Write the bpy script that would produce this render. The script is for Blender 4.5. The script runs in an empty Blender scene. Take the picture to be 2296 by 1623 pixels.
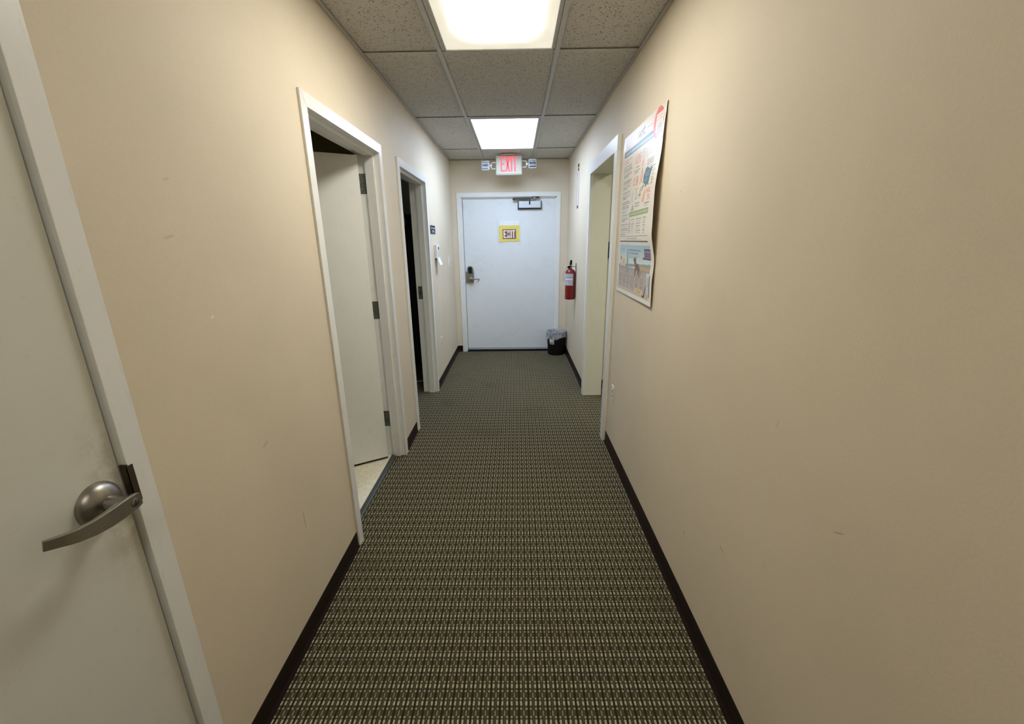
import bpy, bmesh, math, random
import numpy as np
from mathutils import Vector, Matrix
random.seed(7)
C = bpy.context.scene.collection
SC = bpy.context.scene

# ------------------------------------------------------------------ camera
F = Vector((-0.01131823, 0.96037825, -0.27846994))
R = Vector((0.9998953, 0.00835892, -0.0118121))
U = Vector((0.00901638, 0.27857448, 0.96037231))
camd = bpy.data.cameras.new('camera')
cam = bpy.data.objects.new('camera', camd)
C.objects.link(cam)
M = Matrix((R, U, -F)).transposed().to_4x4()
M.translation = Vector((0, 0, 1.4828))
cam.matrix_world = M
camd.sensor_fit = 'HORIZONTAL'
camd.sensor_width = 36.0
camd.lens = 36.0 * 939.948 / 2296
camd.clip_start = 0.02
SC.camera = cam

# ------------------------------------------------------------------ world, exposure
w = bpy.data.worlds.new('world'); SC.world = w
w.use_nodes = True
w.node_tree.nodes['Background'].inputs[0].default_value = (0.9, 0.92, 1.0, 1)
w.node_tree.nodes['Background'].inputs[1].default_value = 0.0
SC.view_settings.view_transform = 'Standard'
SC.view_settings.look = 'None'
SC.view_settings.gamma = 1.0
SC.view_settings.use_curve_mapping = False
SC.view_settings.exposure = 0.0
SC.cycles.max_bounces = 7
SC.cycles.diffuse_bounces = 5
SC.cycles.use_adaptive_sampling = True
SC.cycles.adaptive_threshold = 0.05
SC.cycles.sample_clamp_indirect = 6.0

LIGHT_NEAR = dict(color=(1.0, 0.965, 0.86), core=18.8, edge=0.66, lo=.05, rim=(1.0, .93, .76))
LIGHT_FAR = dict(color=(0.77, 0.95, 1.26), core=15.0, edge=9.5)
FILL_BEHIND = dict(color=(1.0, 0.965, 0.86), core=7.0, edge=1.0)  # added unseen fill lamp that lifts the near walls
FILL_ROOM = dict(color=(1.0, 0.98, 0.80), core=15.0, edge=3.0)  # added unseen fill lamp that brightens the right opening's jamb

# ------------------------------------------------------------------ dimensions
XL, XR, YB, ZC, YF = -0.814, 0.672, 5.665, 2.44, -3.2
TL = 0.130            # left wall thickness
TR = 0.140            # right wall thickness
G1, G2 = -0.392, 0.228
ROWS = [-2.30, -1.083, 0.137, 1.358, 2.578, 3.800, 5.030]

# ------------------------------------------------------------------ node helper
class N:
    def __init__(s, name):
        s.m = bpy.data.materials.new(name); s.m.use_nodes = True
        s.t = s.m.node_tree; s.b = s.t.nodes['Principled BSDF']
    def node(s, typ, **kw):
        n = s.t.nodes.new(typ)
        for k, v in kw.items(): setattr(n, k, v)
        return n
    def link(s, a, b): s.t.links.new(a, b)
    def put(s, sock, v):
        if hasattr(v, 'is_linked') or hasattr(v, 'links'): s.link(v, sock)
        else:
            sock.default_value = v
    def math(s, op, a, b=None, c=None, clamp=False):
        n = s.node('ShaderNodeMath', operation=op); n.use_clamp = clamp
        s.put(n.inputs[0], a)
        if b is not None: s.put(n.inputs[1], b)
        if c is not None: s.put(n.inputs[2], c)
        return n.outputs[0]
    def step(s, v, lo, hi, a=0.0, b=1.0):
        n = s.node('ShaderNodeMapRange', interpolation_type='SMOOTHSTEP')
        s.put(n.inputs[0], v); n.inputs[1].default_value = lo; n.inputs[2].default_value = hi
        n.inputs[3].default_value = a; n.inputs[4].default_value = b
        return n.outputs[0]
    def band(s, v, lo, hi, soft):
        return s.math('MULTIPLY', s.step(v, lo - soft, lo + soft), s.step(v, hi - soft, hi + soft, 1.0, 0.0))
    def mix(s, f, a, b):
        n = s.node('ShaderNodeMix', data_type='RGBA')
        s.put(n.inputs[0], f)
        s.put(n.inputs[6], a if not isinstance(a, tuple) else (*a[:3], 1))
        s.put(n.inputs[7], b if not isinstance(b, tuple) else (*b[:3], 1))
        return n.outputs[2]
    def coord(s, out='Object'):
        return s.node('ShaderNodeTexCoord').outputs[out]
    def noise(s, vec, scale, detail=3, rough=0.5, out=0):
        n = s.node('ShaderNodeTexNoise'); n.inputs['Scale'].default_value = scale
        n.inputs['Detail'].default_value = detail; n.inputs['Roughness'].default_value = rough
        if vec is not None: s.link(vec, n.inputs['Vector'])
        return n.outputs[out]
    def vscale(s, vec, sx, sy, sz):
        n = s.node('ShaderNodeVectorMath', operation='MULTIPLY'); s.link(vec, n.inputs[0])
        n.inputs[1].default_value = (sx, sy, sz); return n.outputs[0]
    def bump(s, h, strength, dist):
        n = s.node('ShaderNodeBump'); n.inputs['Strength'].default_value = strength
        n.inputs['Distance'].default_value = dist; s.link(h, n.inputs['Height'])
        s.link(n.outputs[0], s.b.inputs['Normal'])
    def base(s, v):
        s.put(s.b.inputs['Base Color'], (*v[:3], 1) if isinstance(v, tuple) else v)
    def rough(s, v): s.put(s.b.inputs['Roughness'], v)

def plain(name, col, rough=0.5, metal=0.0, grain=0.06, gscale=60, bump=0.0, emit=None, coat=0.0, spec=None):
    n = N(name); co = n.coord()
    f = n.noise(co, gscale, 4)
    f2 = n.step(f, 0.3, 0.7)
    d = tuple(max(0, c * (1 - grain)) for c in col); l = tuple(min(1, c * (1 + grain)) for c in col)
    n.base(n.mix(f2, d, l)); n.rough(rough)
    n.b.inputs['Metallic'].default_value = metal
    if coat: n.b.inputs['Coat Weight'].default_value = coat
    if spec is not None: n.b.inputs['Specular IOR Level'].default_value = spec
    if bump: n.bump(f, bump, 0.001)
    if emit:
        n.b.inputs['Emission Color'].default_value = (*emit[:3], 1)
        n.b.inputs['Emission Strength'].default_value = emit[3]
    return n.m

MAT = {}
def wall_paint(name, col, marks=()):
    n = N(name); co = n.coord()
    big = n.noise(co, 1.3, 3, 0.55); fine = n.noise(co, 170, 4, 0.6)
    c = n.mix(n.step(big, 0.35, 0.65), tuple(x * 0.965 for x in col), tuple(min(1, x * 1.03) for x in col))
    sm = n.step(n.noise(n.vscale(co, 1, 2.0, 1.0), 5.0, 6, 0.7), 0.66, 0.80, 0, 0.22)   # handling smudges
    c = n.mix(sm, c, tuple(x * 0.72 for x in col))
    c = n.mix(n.step(fine, 0.42, 0.6, 0.0, 0.10), c, tuple(x * 0.8 for x in col))
    sep = n.node('ShaderNodeSeparateXYZ'); n.link(co, sep.inputs[0])
    for (y, z, dy, dz, ang, mc, amt) in marks:           # scuffs and chips with shapes of their own
        a = n.math('SUBTRACT', sep.outputs[1], y); b = n.math('SUBTRACT', sep.outputs[2], z)
        ca, sa = math.cos(ang), math.sin(ang)
        p = n.math('ADD', n.math('MULTIPLY', a, ca), n.math('MULTIPLY', b, sa))
        q = n.math('SUBTRACT', n.math('MULTIPLY', b, ca), n.math('MULTIPLY', a, sa))
        e = n.math('ADD', n.math('POWER', n.math('DIVIDE', p, dy), 2), n.math('POWER', n.math('DIVIDE', q, dz), 2))
        # math POWER of negatives with even integer exponent is fine
        c = n.mix(n.step(e, 0.5, 1.2, amt, 0.0), c, mc)
    n.base(c); n.rough(0.62)
    n.b.inputs['Specular IOR Level'].default_value = 0.35
    n.bump(fine, 0.16, 0.0015)
    return n.m
WALLC = (0.76, 0.665, 0.515)
DK = (0.22, 0.18, 0.13); WH = (0.9, 0.88, 0.82)
MAT['wall_r'] = wall_paint('beige_wall_paint_right', WALLC, [
    (1.828, 1.664, .004, .003, 0, DK, .7), (1.164, .493, .016, .003, .35, DK, .45),
    (0.750, .885, .016, .0022, -.5, DK, .4), (1.443, .337, .004, .012, 0, (.36, .28, .3), .5),
    (1.00, 1.02, .003, .016, .3, DK, .18), (0.95, .62, .018, .002, .4, DK, .2)])
MAT['wall_l'] = wall_paint('beige_wall_paint_left', WALLC, [
    (1.105, 1.295, .006, .004, .3, WH, .9), (1.36, .47, .0025, .045, 0.05, DK, .6),
    (1.05, 1.63, .012, .003, .3, DK, .2), (1.22, .86, .018, .006, .3, DK, .22), (1.02, 1.50, .02, .004, .2, DK, .18)])
MAT['wall_b'] = wall_paint('beige_wall_paint_back', WALLC)
MAT['wall_y'] = wall_paint('cream_wall_paint', (0.66, 0.62, 0.44))
MAT['wall_g'] = wall_paint('grey_wall_paint', (0.72, 0.72, 0.70))
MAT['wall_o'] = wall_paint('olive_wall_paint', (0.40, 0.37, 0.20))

def trim_mat(name, col, rough=0.32):
    n = N(name); co = n.coord()
    f = n.noise(co, 9, 5, 0.6); g = n.noise(n.vscale(co, 1, 1, .25), 60, 4)
    c = n.mix(n.step(f, .45, .75, 0, .22), col, tuple(x * .86 for x in col))
    c = n.mix(n.step(g, .60, .75, 0, .25), c, tuple(x * .75 for x in col))
    n.base(c); n.rough(rough); n.bump(n.noise(co, 220, 3), .08, .001)
    return n.m
MAT['trim'] = trim_mat('white_gloss_trim', (0.85, 0.855, 0.83))
MAT['trimcream'] = trim_mat('cream_jamb_paint', (0.82, 0.82, 0.72))
MAT['doorpaint'] = trim_mat('white_door_paint', (0.93, 0.93, 0.89), 0.42)

def door_mat(name, col, dirt, dirtzone):
    n = N(name); co = n.coord()
    sep = n.node('ShaderNodeSeparateXYZ'); n.link(co, sep.inputs[0])
    f = n.noise(co, 6, 7, 0.72); g = n.noise(co, 34, 6, 0.7)
    c = n.mix(n.step(f, .50, .72, 0, .22), col, dirt)
    c = n.mix(n.step(g, .58, .72, 0, .16), c, tuple(x * .8 for x in dirt))
    ax, lo, hi, a2, lo2, hi2 = dirtzone[:6]
    z = n.math('MULTIPLY', n.band(sep.outputs[ax], lo, hi, dirtzone[6]), n.band(sep.outputs[a2], lo2, hi2, .10))
    z = n.math('MULTIPLY', z, n.step(n.noise(co, 22, 5, .7), .38, .62, 0, dirtzone[7]))
    c = n.mix(z, c, tuple(x * .78 for x in dirt))
    n.base(c); n.rough(.42); n.bump(n.noise(co, 200, 3), .08, .001)
    return n.m
MAT['door_a'] = door_mat('worn_white_door', (0.72, 0.72, 0.65), (0.62, 0.57, 0.49), (1, .70, .80, 2, .84, 1.12, .03, .7))
MAT['door_c'] = door_mat('scuffed_steel_door', (0.80, 0.835, 0.85), (0.64, 0.64, 0.635), (0, -.60, -.40, 2, 1.0, 1.3, .12, .18))

def carpet_mat():
    n = N('woven_loop_carpet'); co = n.coord()
    wob = n.noise(co, 45, 2, .5, out=1)
    wv = n.node('ShaderNodeVectorMath', operation='SUBTRACT'); n.link(wob, wv.inputs[0]); wv.inputs[1].default_value = (.5, .5, .5)
    ws = n.node('ShaderNodeVectorMath', operation='SCALE'); n.link(wv.outputs[0], ws.inputs[0]); ws.inputs['Scale'].default_value = .0035
    wa = n.node('ShaderNodeVectorMath', operation='ADD'); n.link(co, wa.inputs[0]); n.link(ws.outputs[0], wa.inputs[1])
    sep = n.node('ShaderNodeSeparateXYZ'); n.link(wa.outputs[0], sep.inputs[0])
    fu = n.math('FRACT', n.math('DIVIDE', n.math('ADD', sep.outputs[0], 10.0), .0316))
    fv = n.math('FRACT', n.math('DIVIDE', n.math('ADD', sep.outputs[1], 10.0), .0565))
    A = n.math('ADD', n.band(fu, .04, .24, .035), n.band(fu, .50, .70, .035), clamp=True)
    B = n.band(fu, .79, .97, .03)
    longd = n.band(fv, .04, .27, .03)
    shortd = n.math('ADD', n.band(fv, .36, .46, .025), n.band(fv, .80, .90, .025), clamp=True)
    vb = n.band(fv, .47, .75, .04)
    wear = n.noise(co, 380, 2, .6)
    w1 = n.step(wear, .32, .66, .40, 1.1)
    colbase = n.mix(n.math('ADD', A, B, clamp=True), (.028, .0225, .0075), (.078, .067, .036))
    c = n.mix(n.math('MULTIPLY', n.math('MULTIPLY', A, longd), w1, clamp=True), colbase, (.60, .535, .385))
    c = n.mix(n.math('MULTIPLY', n.math('MULTIPLY', A, shortd), n.step(wear, .33, .66, .45, 1.0), clamp=True), c, (.50, .445, .315))
    c = n.mix(n.math('MULTIPLY', n.math('MULTIPLY', B, vb), .9), c, (.245, .215, .145))
    stain = n.step(n.noise(co, 2.2, 5, .65), .53, .72, 0, .42)      # traffic soiling
    c = n.mix(stain, c, (0.0634, 0.0518, 0.0259))
    c = n.mix(n.step(n.noise(co, 30, 4, .6), .50, .75, 0, .30), c, (0.0576, 0.0490, 0.0259))
    n.base(c); n.rough(.93); n.b.inputs['Specular IOR Level'].default_value = .15
    h = n.math('ADD', n.math('MULTIPLY', n.math('ADD', A, B, clamp=True), .6), n.math('MULTIPLY', wear, .5))
    n.bump(h, .5, .002)
    return n.m
MAT['carpet'] = carpet_mat()

def vinyl_mat():
    n = N('speckled_vinyl_floor'); co = n.coord()
    f = n.noise(n.vscale(co, 1, .6, 1), 55, 4, .6); g = n.noise(n.vscale(co, .8, 1.2, 1), 80, 3, .6)
    c = n.mix(n.step(f, .40, .62), (.86, .80, .60), (.94, .91, .78))
    c = n.mix(n.step(g, .63, .70, 0, .7), c, (.50, .46, .28))
    n.base(c); n.rough(.35); return n.m
MAT['vinyl'] = vinyl_mat()

def tile_mat():
    n = N('fissured_ceiling_tile'); co = n.coord()
    vo = n.node('ShaderNodeTexVoronoi'); vo.inputs['Scale'].default_value = 88
    wv = n.noise(co, 40, 2, .5, out=1)
    va = n.node('ShaderNodeVectorMath', operation='MULTIPLY_ADD'); n.link(wv, va.inputs[0]); va.inputs[1].default_value = (.03, .03, .03); n.link(co, va.inputs[2])
    n.link(va.outputs[0], vo.inputs['Vector'])
    pick = n.node('ShaderNodeSeparateColor'); n.link(vo.outputs['Color'], pick.inputs[0])
    spot = n.math('MULTIPLY', n.step(vo.outputs['Distance'], .22, .46, 1, 0), n.step(pick.outputs[0], .50, .56))
    g = n.noise(co, 130, 4, .6)
    c = n.mix(n.step(g, .35, .65), (.51, .49, .45), (.62, .595, .55))
    c = n.mix(n.math('MULTIPLY', spot, .68), c, (.17, .135, .10))
    n.base(c); n.rough(.9); n.b.inputs['Specular IOR Level'].default_value = .2
    n.bump(n.math('SUBTRACT', g, spot), .5, .002); return n.m
MAT['tile'] = tile_mat()
MAT['tbar'] = plain('ceiling_grid_paint', (.49, .475, .435), .45)
MAT['slab'] = plain('plenum_dark', (.12, .11, .1), .9)
MAT['rubber'] = plain('brown_vinyl_base', (.016, .0075, .006), .5, spec=.22)
MAT['cove_edge'] = plain('cove_toe', (.085, .065, .055), .5)
MAT['reducer'] = plain('grey_rubber_reducer', (.055, .065, .068), .5)
MAT['nickel'] = plain('satin_nickel', (.33, .315, .285), .36, 1.0, grain=.05, gscale=300)
MAT['nickel_dark'] = plain('dark_nickel', (.24, .23, .215), .35, 1.0, gscale=300)
MAT['bronze'] = plain('dark_strike_metal', (.12, .10, .075), .38, 1.0)
MAT['hinge'] = plain('grey_hinge_metal', (.16, .165, .15), .5, .8, grain=.3, gscale=120)
MAT['plastic'] = plain('white_plastic', (.82, .82, .80), .4)
MAT['plastic_shade'] = plain('off_white_plastic', (.62, .61, .57), .45)
MAT['black'] = plain('black_plastic', (.004, .004, .004), .6, spec=.2)
MAT['blackgloss'] = plain('black_screen', (.004, .004, .005), .15)
MAT['darkmetal'] = plain('dark_arm_metal', (.06, .055, .05), .4, .9)
MAT['silver'] = plain('silver_cover', (.62, .67, .72), .42, .25)
MAT['slot'] = plain('dark_slot', (.03, .03, .03), .6)
MAT['red'] = plain('fire_red_paint', (.20, .004, .004), .35, coat=.15)
MAT['label'] = plain('silver_label', (.50, .50, .58), .4, grain=.25, gscale=90)
MAT['labelwhite'] = plain('white_label', (.85, .88, .92), .4)
MAT['labelink'] = plain('label_ink', (.12, .14, .22), .5)
MAT['brass'] = plain('valve_metal', (.45, .42, .38), .35, .9)
MAT['facet_dark'] = plain('dark_facet', (.05, .06, .08), .3, .6)
MAT['exitbody'] = plain('cream_sign_plastic', (.50, .50, .39), .4)
MAT['exitred'] = plain('lit_red_letters', (.8, .05, .06), .4, emit=(1.0, .075, .095, .85))
MAT['glowface'] = plain('lit_sign_face', (.48, .47, .37), .4, emit=(1.0, .5, .4, .04))
MAT['yellow'] = plain('yellow_paper', (.86, .72, .075), .55, grain=.04, gscale=20)
MAT['paper'] = plain('white_paper', (.93, .94, .95), .5, grain=.02)
MAT['redbrown'] = plain('red_brown_print', (.17, .016, .010), .5, grain=.4, gscale=25)
MAT['cream_ink'] = plain('cream_print', (.95, .82, .70), .5)
MAT['signdark'] = plain('dark_teal_sign', (.025, .042, .045), .75, spec=.1)
MAT['signink'] = plain('pale_sign_lettering', (.62, .70, .72), .5)
MAT['cabinet'] = plain('black_laminate', (.012, .012, .012), .6)
MAT['bagwhite'] = plain('crumpled_white', (.8, .84, .88), .5)

def clear_mat(name, alpha, col=(.8, .83, .88), rough=.15, var=.18):
    n = N(name); t = n.node('ShaderNodeBsdfTransparent'); mx = n.node('ShaderNodeMixShader')
    f = n.noise(n.vscale(n.coord(), 1, 1, .5), 40, 4, .6)
    mx.inputs[0].default_value = alpha
    n.put(mx.inputs[0], n.step(f, .35, .65, max(0, alpha - var), min(1, alpha + var * 1.2)))
    out = n.t.nodes['Material Output']
    n.link(t.outputs[0], mx.inputs[1]); n.link(n.b.outputs[0], mx.inputs[2]); n.link(mx.outputs[0], out.inputs[0])
    n.base(col); n.rough(rough); return n.m
MAT['sleeve'] = clear_mat('clear_plastic_sleeve', .05, (.85, .86, .9), .3, 0.0)
MAT['liner'] = clear_mat('translucent_bin_liner', .55, (.62, .64, .70), .25)

def lens_mat(name, L, x0, x1, y0, y1):
    """prismatic diffuser, tube glow painted into emission: brightest mid-panel, dim at the rim"""
    n = N(name); co = n.coord(); sep = n.node('ShaderNodeSeparateXYZ'); n.link(co, sep.inputs[0])
    hx, hy = (x1 - x0) / 2, (y1 - y0) / 2
    ax = n.math('ABSOLUTE', n.math('SUBTRACT', sep.outputs[0], (x0 + x1) / 2))
    ay = n.math('ABSOLUTE', n.math('SUBTRACT', sep.outputs[1], (y0 + y1) / 2))
    ex = n.math('DIVIDE', n.math('SUBTRACT', hx, ax), .15)
    ey = n.math('DIVIDE', n.math('SUBTRACT', hy, ay), .22)
    ex = n.math('MINIMUM', ex, 1.0); ey = n.math('MINIMUM', ey, 1.0)
    p = n.step(n.math('MULTIPLY', ex, ey), L.get('lo', .1), 1.0)
    p = n.math('POWER', p, 2.6)
    s = n.math('ADD', n.math('MULTIPLY', p, L['core'] - L['edge']), L['edge'])
    g = n.noise(co, 14, 4, .6)
    s = n.math('MULTIPLY', s, n.step(g, .3, .7, .94, 1.06))
    n.base((.8, .8, .75)); n.rough(.4)
    n.link(n.mix(n.step(p, 0, .08), L.get('rim', L['color']), L['color']), n.b.inputs['Emission Color'])
    n.link(s, n.b.inputs['Emission Strength'])
    n.bump(n.noise(co, 300, 2), .2, .001)
    return n.m

# ------------------------------------------------------------------ mesh helpers
def box(bm, x0, x1, y0, y1, z0, z1, bev=0):
    vs = [bm.verts.new((x, y, z)) for x in (x0, x1) for y in (y0, y1) for z in (z0, z1)]
    fs = [(0, 1, 3, 2), (4, 6, 7, 5), (0, 4, 5, 1), (2, 3, 7, 6), (0, 2, 6, 4), (1, 5, 7, 3)]
    faces = [bm.faces.new([vs[i] for i in f]) for f in fs]
    if bev:
        es = list({e for f in faces for e in f.edges})
        bmesh.ops.bevel(bm, geom=es, offset=bev, segments=2, affect='EDGES', profile=.5)
    return bm

def prism(bm, pts, axis, a, b):
    """extrude a polygon (2-D pts) along axis 0/1/2 from a to b; pts are the other two coords in order"""
    def mk(p, v):
        if axis == 0: return (v, p[0], p[1])
        if axis == 1: return (p[0], v, p[1])
        return (p[0], p[1], v)
    A = [bm.verts.new(mk(p, a)) for p in pts]; B = [bm.verts.new(mk(p, b)) for p in pts]
    bm.faces.new(A); bm.faces.new(list(reversed(B)))
    k = len(pts)
    for i in range(k):
        bm.faces.new((A[i], B[i], B[(i + 1) % k], A[(i + 1) % k]))
    return bm

def frame_of(d):
    d = d.normalized(); up = Vector((0, 0, 1)) if abs(d.z) < .9 else Vector((0, 1, 0))
    a = d.cross(up).normalized(); b = a.cross(d).normalized(); return a, b

def tube(bm, pts, r, seg=10, cap=True):
    pts = [Vector(p) for p in pts]; rings = []
    rr = r if isinstance(r, (list, tuple)) else [r] * len(pts)
    a0 = None
    for i, p in enumerate(pts):
        d = (pts[min(i + 1, len(pts) - 1)] - pts[max(i - 1, 0)])
        a, b = frame_of(d)
        if a0 is not None and a.dot(a0) < 0: a, b = -a, -b
        a0 = a
        rings.append([bm.verts.new(p + (a * math.cos(t) + b * math.sin(t)) * rr[i])
                      for t in [2 * math.pi * k / seg for k in range(seg)]])
    for i in range(len(rings) - 1):
        for k in range(seg):
            bm.faces.new((rings[i][k], rings[i][(k + 1) % seg], rings[i + 1][(k + 1) % seg], rings[i + 1][k]))
    if cap:
        bm.faces.new(list(reversed(rings[0]))); bm.faces.new(rings[-1])
    return bm

def lathe(bm, prof, center, axis='z', seg=32, wob=None):
    """prof: list of (radius, height)"""
    cx, cy, cz = center; rings = []
    for i, (r, h) in enumerate(prof):
        ring = []
        for k in range(seg):
            t = 2 * math.pi * k / seg
            rr, hh = (r, h) if wob is None else wob(i, t, r, h)
            c, s = rr * math.cos(t), rr * math.sin(t)
            if axis == 'z': v = (cx + c, cy + s, cz + hh)
            elif axis == 'x': v = (cx + hh, cy + c, cz + s)
            else: v = (cx + c, cy + hh, cz + s)
            ring.append(bm.verts.new(v))
        rings.append(ring)
    for i in range(len(rings) - 1):
        for k in range(seg):
            bm.faces.new((rings[i][k], rings[i][(k + 1) % seg], rings[i + 1][(k + 1) % seg], rings[i + 1][k]))
    if prof[0][0] > 0: bm.faces.new(list(reversed(rings[0])))
    if prof[-1][0] > 0 and wob is None: bm.faces.new(rings[-1])
    return bm

def obj(name, bm, mat, parent=None, smooth=False, bevel=0):
    bmesh.ops.recalc_face_normals(bm, faces=bm.faces)
    me = bpy.data.meshes.new(name); bm.to_mesh(me); bm.free()
    me.materials.append(mat if not isinstance(mat, str) else MAT[mat])
    if smooth:
        for p in me.polygons: p.use_smooth = True
        try: me.set_sharp_from_angle(angle=math.radians(38))
        except Exception: pass
    o = bpy.data.objects.new(name, me); C.objects.link(o)
    if parent is not None: o.parent = parent
    if bevel:
        m = o.modifiers.new('bevel', 'BEVEL'); m.width = bevel; m.segments = 2; m.limit_method = 'ANGLE'
    return o

def B(): return bmesh.new()
def empty(name, loc=(0, 0, 0)):
    o = bpy.data.objects.new(name, None); C.objects.link(o); o.location = loc; o.empty_display_size = .05; return o
def tag(o, label, cat, group=None):
    o['label'] = label; o['category'] = cat
    if group: o['group'] = group
    return o
def struct(o, label=None):
    o['kind'] = 'structure'
    if label: o['label'] = label
    return o
def place(root, parts):
    """root keeps its location; children were modelled in world space"""
    for p in parts: p.location = Vector(p.location) - Vector(root.location)

def letters(word, x0, x1, z0, z1, stroke, gaps=None):
    """block capitals as polygons in the xz plane: list of polygons"""
    W = {'E': .27, 'X': .29, 'I': .12, 'T': .26}
    tot = sum(W[c] for c in word); gap = (1 - tot) / (len(word) - 1) if len(word) > 1 else 0
    out = []; x = 0; L = x1 - x0; H = z1 - z0
    for c in word:
        a = x0 + x * L; b = a + W[c] * L; s = stroke
        if c == 'E':
            out += [[(a, z0), (a + s, z0), (a + s, z1), (a, z1)]]
            out += [[(a + s, z0), (b, z0), (b, z0 + s * .9), (a + s, z0 + s * .9)],
                    [(a + s, z1 - s * .9), (b, z1 - s * .9), (b, z1), (a + s, z1)],
                    [(a + s, z0 + H / 2 - s * .45), (b - s * .35, z0 + H / 2 - s * .45), (b - s * .35, z0 + H / 2 + s * .45), (a + s, z0 + H / 2 + s * .45)]]
        elif c == 'X':
            q = s * 1.1; m = (a + b) / 2
            out += [[(a, z0), (a + q, z0), (m + q / 2, z0 + H / 2), (a + q, z1), (a, z1), (m - q / 2, z0 + H / 2)],
                    [(b, z1), (b - q, z1), (m - q / 2, z0 + H / 2), (b - q, z0), (b, z0), (m + q / 2, z0 + H / 2)]]
        elif c == 'I':
            m = (a + b) / 2
            out += [[(m - s / 2, z0), (m + s / 2, z0), (m + s / 2, z1), (m - s / 2, z1)]]
        elif c == 'T':
            m = (a + b) / 2
            out += [[(a, z1 - s * .9), (b, z1 - s * .9), (b, z1), (a, z1)],
                    [(m - s / 2, z0), (m + s / 2, z0), (m + s / 2, z1 - s * .9), (m - s / 2, z1 - s * .9)]]
        x += W[c] + gap
    return out

# ================================================================== SETTING
# floor
b = B(); box(b, -.880, .812, YF, YB + .12, -.03, 0); floor = struct(obj('floor', b, 'carpet'), 'dark olive woven loop carpet of the corridor')
b = B(); box(b, -3.2, -.881, 3.06, 5.4, -.03, 0); struct(obj('floor_left_far_room', b, 'carpet'))
b = B(); box(b, .813, 3.0, 1.6, 4.12, -.03, 0); struct(obj('floor_right_room', b, 'carpet'))
b = B(); box(b, -2.9, -.881, .9, 2.94, -.03, -.001); struct(obj('floor_left_near_room', b, 'vinyl'), 'cream speckled vinyl floor')

def wall_x(name, x0, x1, y0, y1, openings, mat, z1=ZC + .06):
    bm = B(); y = y0
    for (a, c, zt) in openings:
        box(bm, x0, x1, y, a, 0, z1); box(bm, x0, x1, a, c, zt, z1); y = c
    box(bm, x0, x1, y, y1, 0, z1)
    return struct(obj(name, bm, mat))
wl = wall_x('wall_left', XL - TL, XL, YF, YB + .12, [(-.170, .782, 2.01), (1.812, 2.741, 2.01), (3.160, 4.065, 2.01)], 'wall_l')
wl['label'] = 'beige painted left wall of the corridor'
wr = wall_x('wall_right', XR, XR + TR, YF, YB + .12, [(2.99, 3.93, 2.04)], 'wall_r')
wr['label'] = 'beige painted right wall of the corridor'
b = B()
box(b, XL, -.715, YB, YB + .12, 0, ZC + .06); box(b, .545, XR, YB, YB + .12, 0, ZC + .06); box(b, -.715, .545, YB, YB + .12, 2.04, ZC + .06)
struct(obj('wall_back', b, 'wall_b'), 'beige end wall around the exit door')
b = B(); box(b, -.715, .545, YB + .125, YB + .2, 0, 2.3); struct(obj('wall_back_outer', b, 'slab'))
b = B(); box(b, XL - TL, XR + TR, YF - .1, YF, 0, ZC + .06); struct(obj('wall_front', b, 'wall_b'))
# side rooms
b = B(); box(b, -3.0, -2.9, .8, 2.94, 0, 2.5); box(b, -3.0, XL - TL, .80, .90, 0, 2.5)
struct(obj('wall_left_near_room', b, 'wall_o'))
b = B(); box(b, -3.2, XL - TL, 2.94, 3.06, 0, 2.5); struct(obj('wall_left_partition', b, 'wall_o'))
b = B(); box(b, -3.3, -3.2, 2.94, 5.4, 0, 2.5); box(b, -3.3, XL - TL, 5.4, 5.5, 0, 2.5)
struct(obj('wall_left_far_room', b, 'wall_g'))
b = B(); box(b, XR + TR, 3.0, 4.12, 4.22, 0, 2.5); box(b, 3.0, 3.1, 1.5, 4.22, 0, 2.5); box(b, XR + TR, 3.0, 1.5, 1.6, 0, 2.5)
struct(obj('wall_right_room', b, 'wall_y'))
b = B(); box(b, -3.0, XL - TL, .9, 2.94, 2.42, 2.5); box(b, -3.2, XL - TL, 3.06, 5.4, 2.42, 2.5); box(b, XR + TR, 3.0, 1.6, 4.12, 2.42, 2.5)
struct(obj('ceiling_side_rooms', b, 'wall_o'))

# ceiling: plenum slab with lay-in tiles, grid bars and wall angle as parts
b = B(); box(b, XL - TL, XR + TR, YF, YB + .12, ZC + .14, ZC + .20)
ceiling = struct(obj('ceiling', b, 'slab'), 'suspended ceiling of speckled tiles in a painted metal grid')
cols = [(XL + .003, G1), (G1, G2), (G2, XR - .003)]
rows = [YF + .003] + ROWS + [YB - .003]
tile_mesh = {}
LIGHT_ROWS = {(1, 2), (1, 4), (1, 6)}
for ci, (xa, xb) in enumerate(cols):
    for ri in range(len(rows) - 1):
        if (ci, ri) in LIGHT_ROWS: continue
        ya, yb2 = rows[ri], rows[ri + 1]
        e = .003
        key = (round(xb - xa, 3), round(yb2 - ya, 3))
        if key not in tile_mesh:
            bm = B(); hx, hy = (xb - xa) / 2 - e, (yb2 - ya) / 2 - e
            box(bm, -hx, hx, -hy, hy, 0, .014)
            o = obj('ceiling_tile', bm, 'tile', ceiling); tile_mesh[key] = o.data
        else:
            o = bpy.data.objects.new('ceiling_tile', tile_mesh[key]); C.objects.link(o); o.parent = ceiling
        o.location = ((xa + xb) / 2, (ya + yb2) / 2, ZC + .0045 + random.uniform(0, .002))
def bar(name, x0, x1, y0, y1):
    bm = B(); box(bm, x0, x1, y0, y1, ZC - .0015, ZC + .0012); zc = (y0 + y1) / 2
    if y1 - y0 > x1 - x0: box(bm, (x0 + x1) / 2 - .001, (x0 + x1) / 2 + .001, y0, y1, ZC, ZC + .03)
    else: box(bm, x0, x1, zc - .001, zc + .001, ZC, ZC + .03)
    return obj(name, bm, 'tbar', ceiling)
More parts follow.
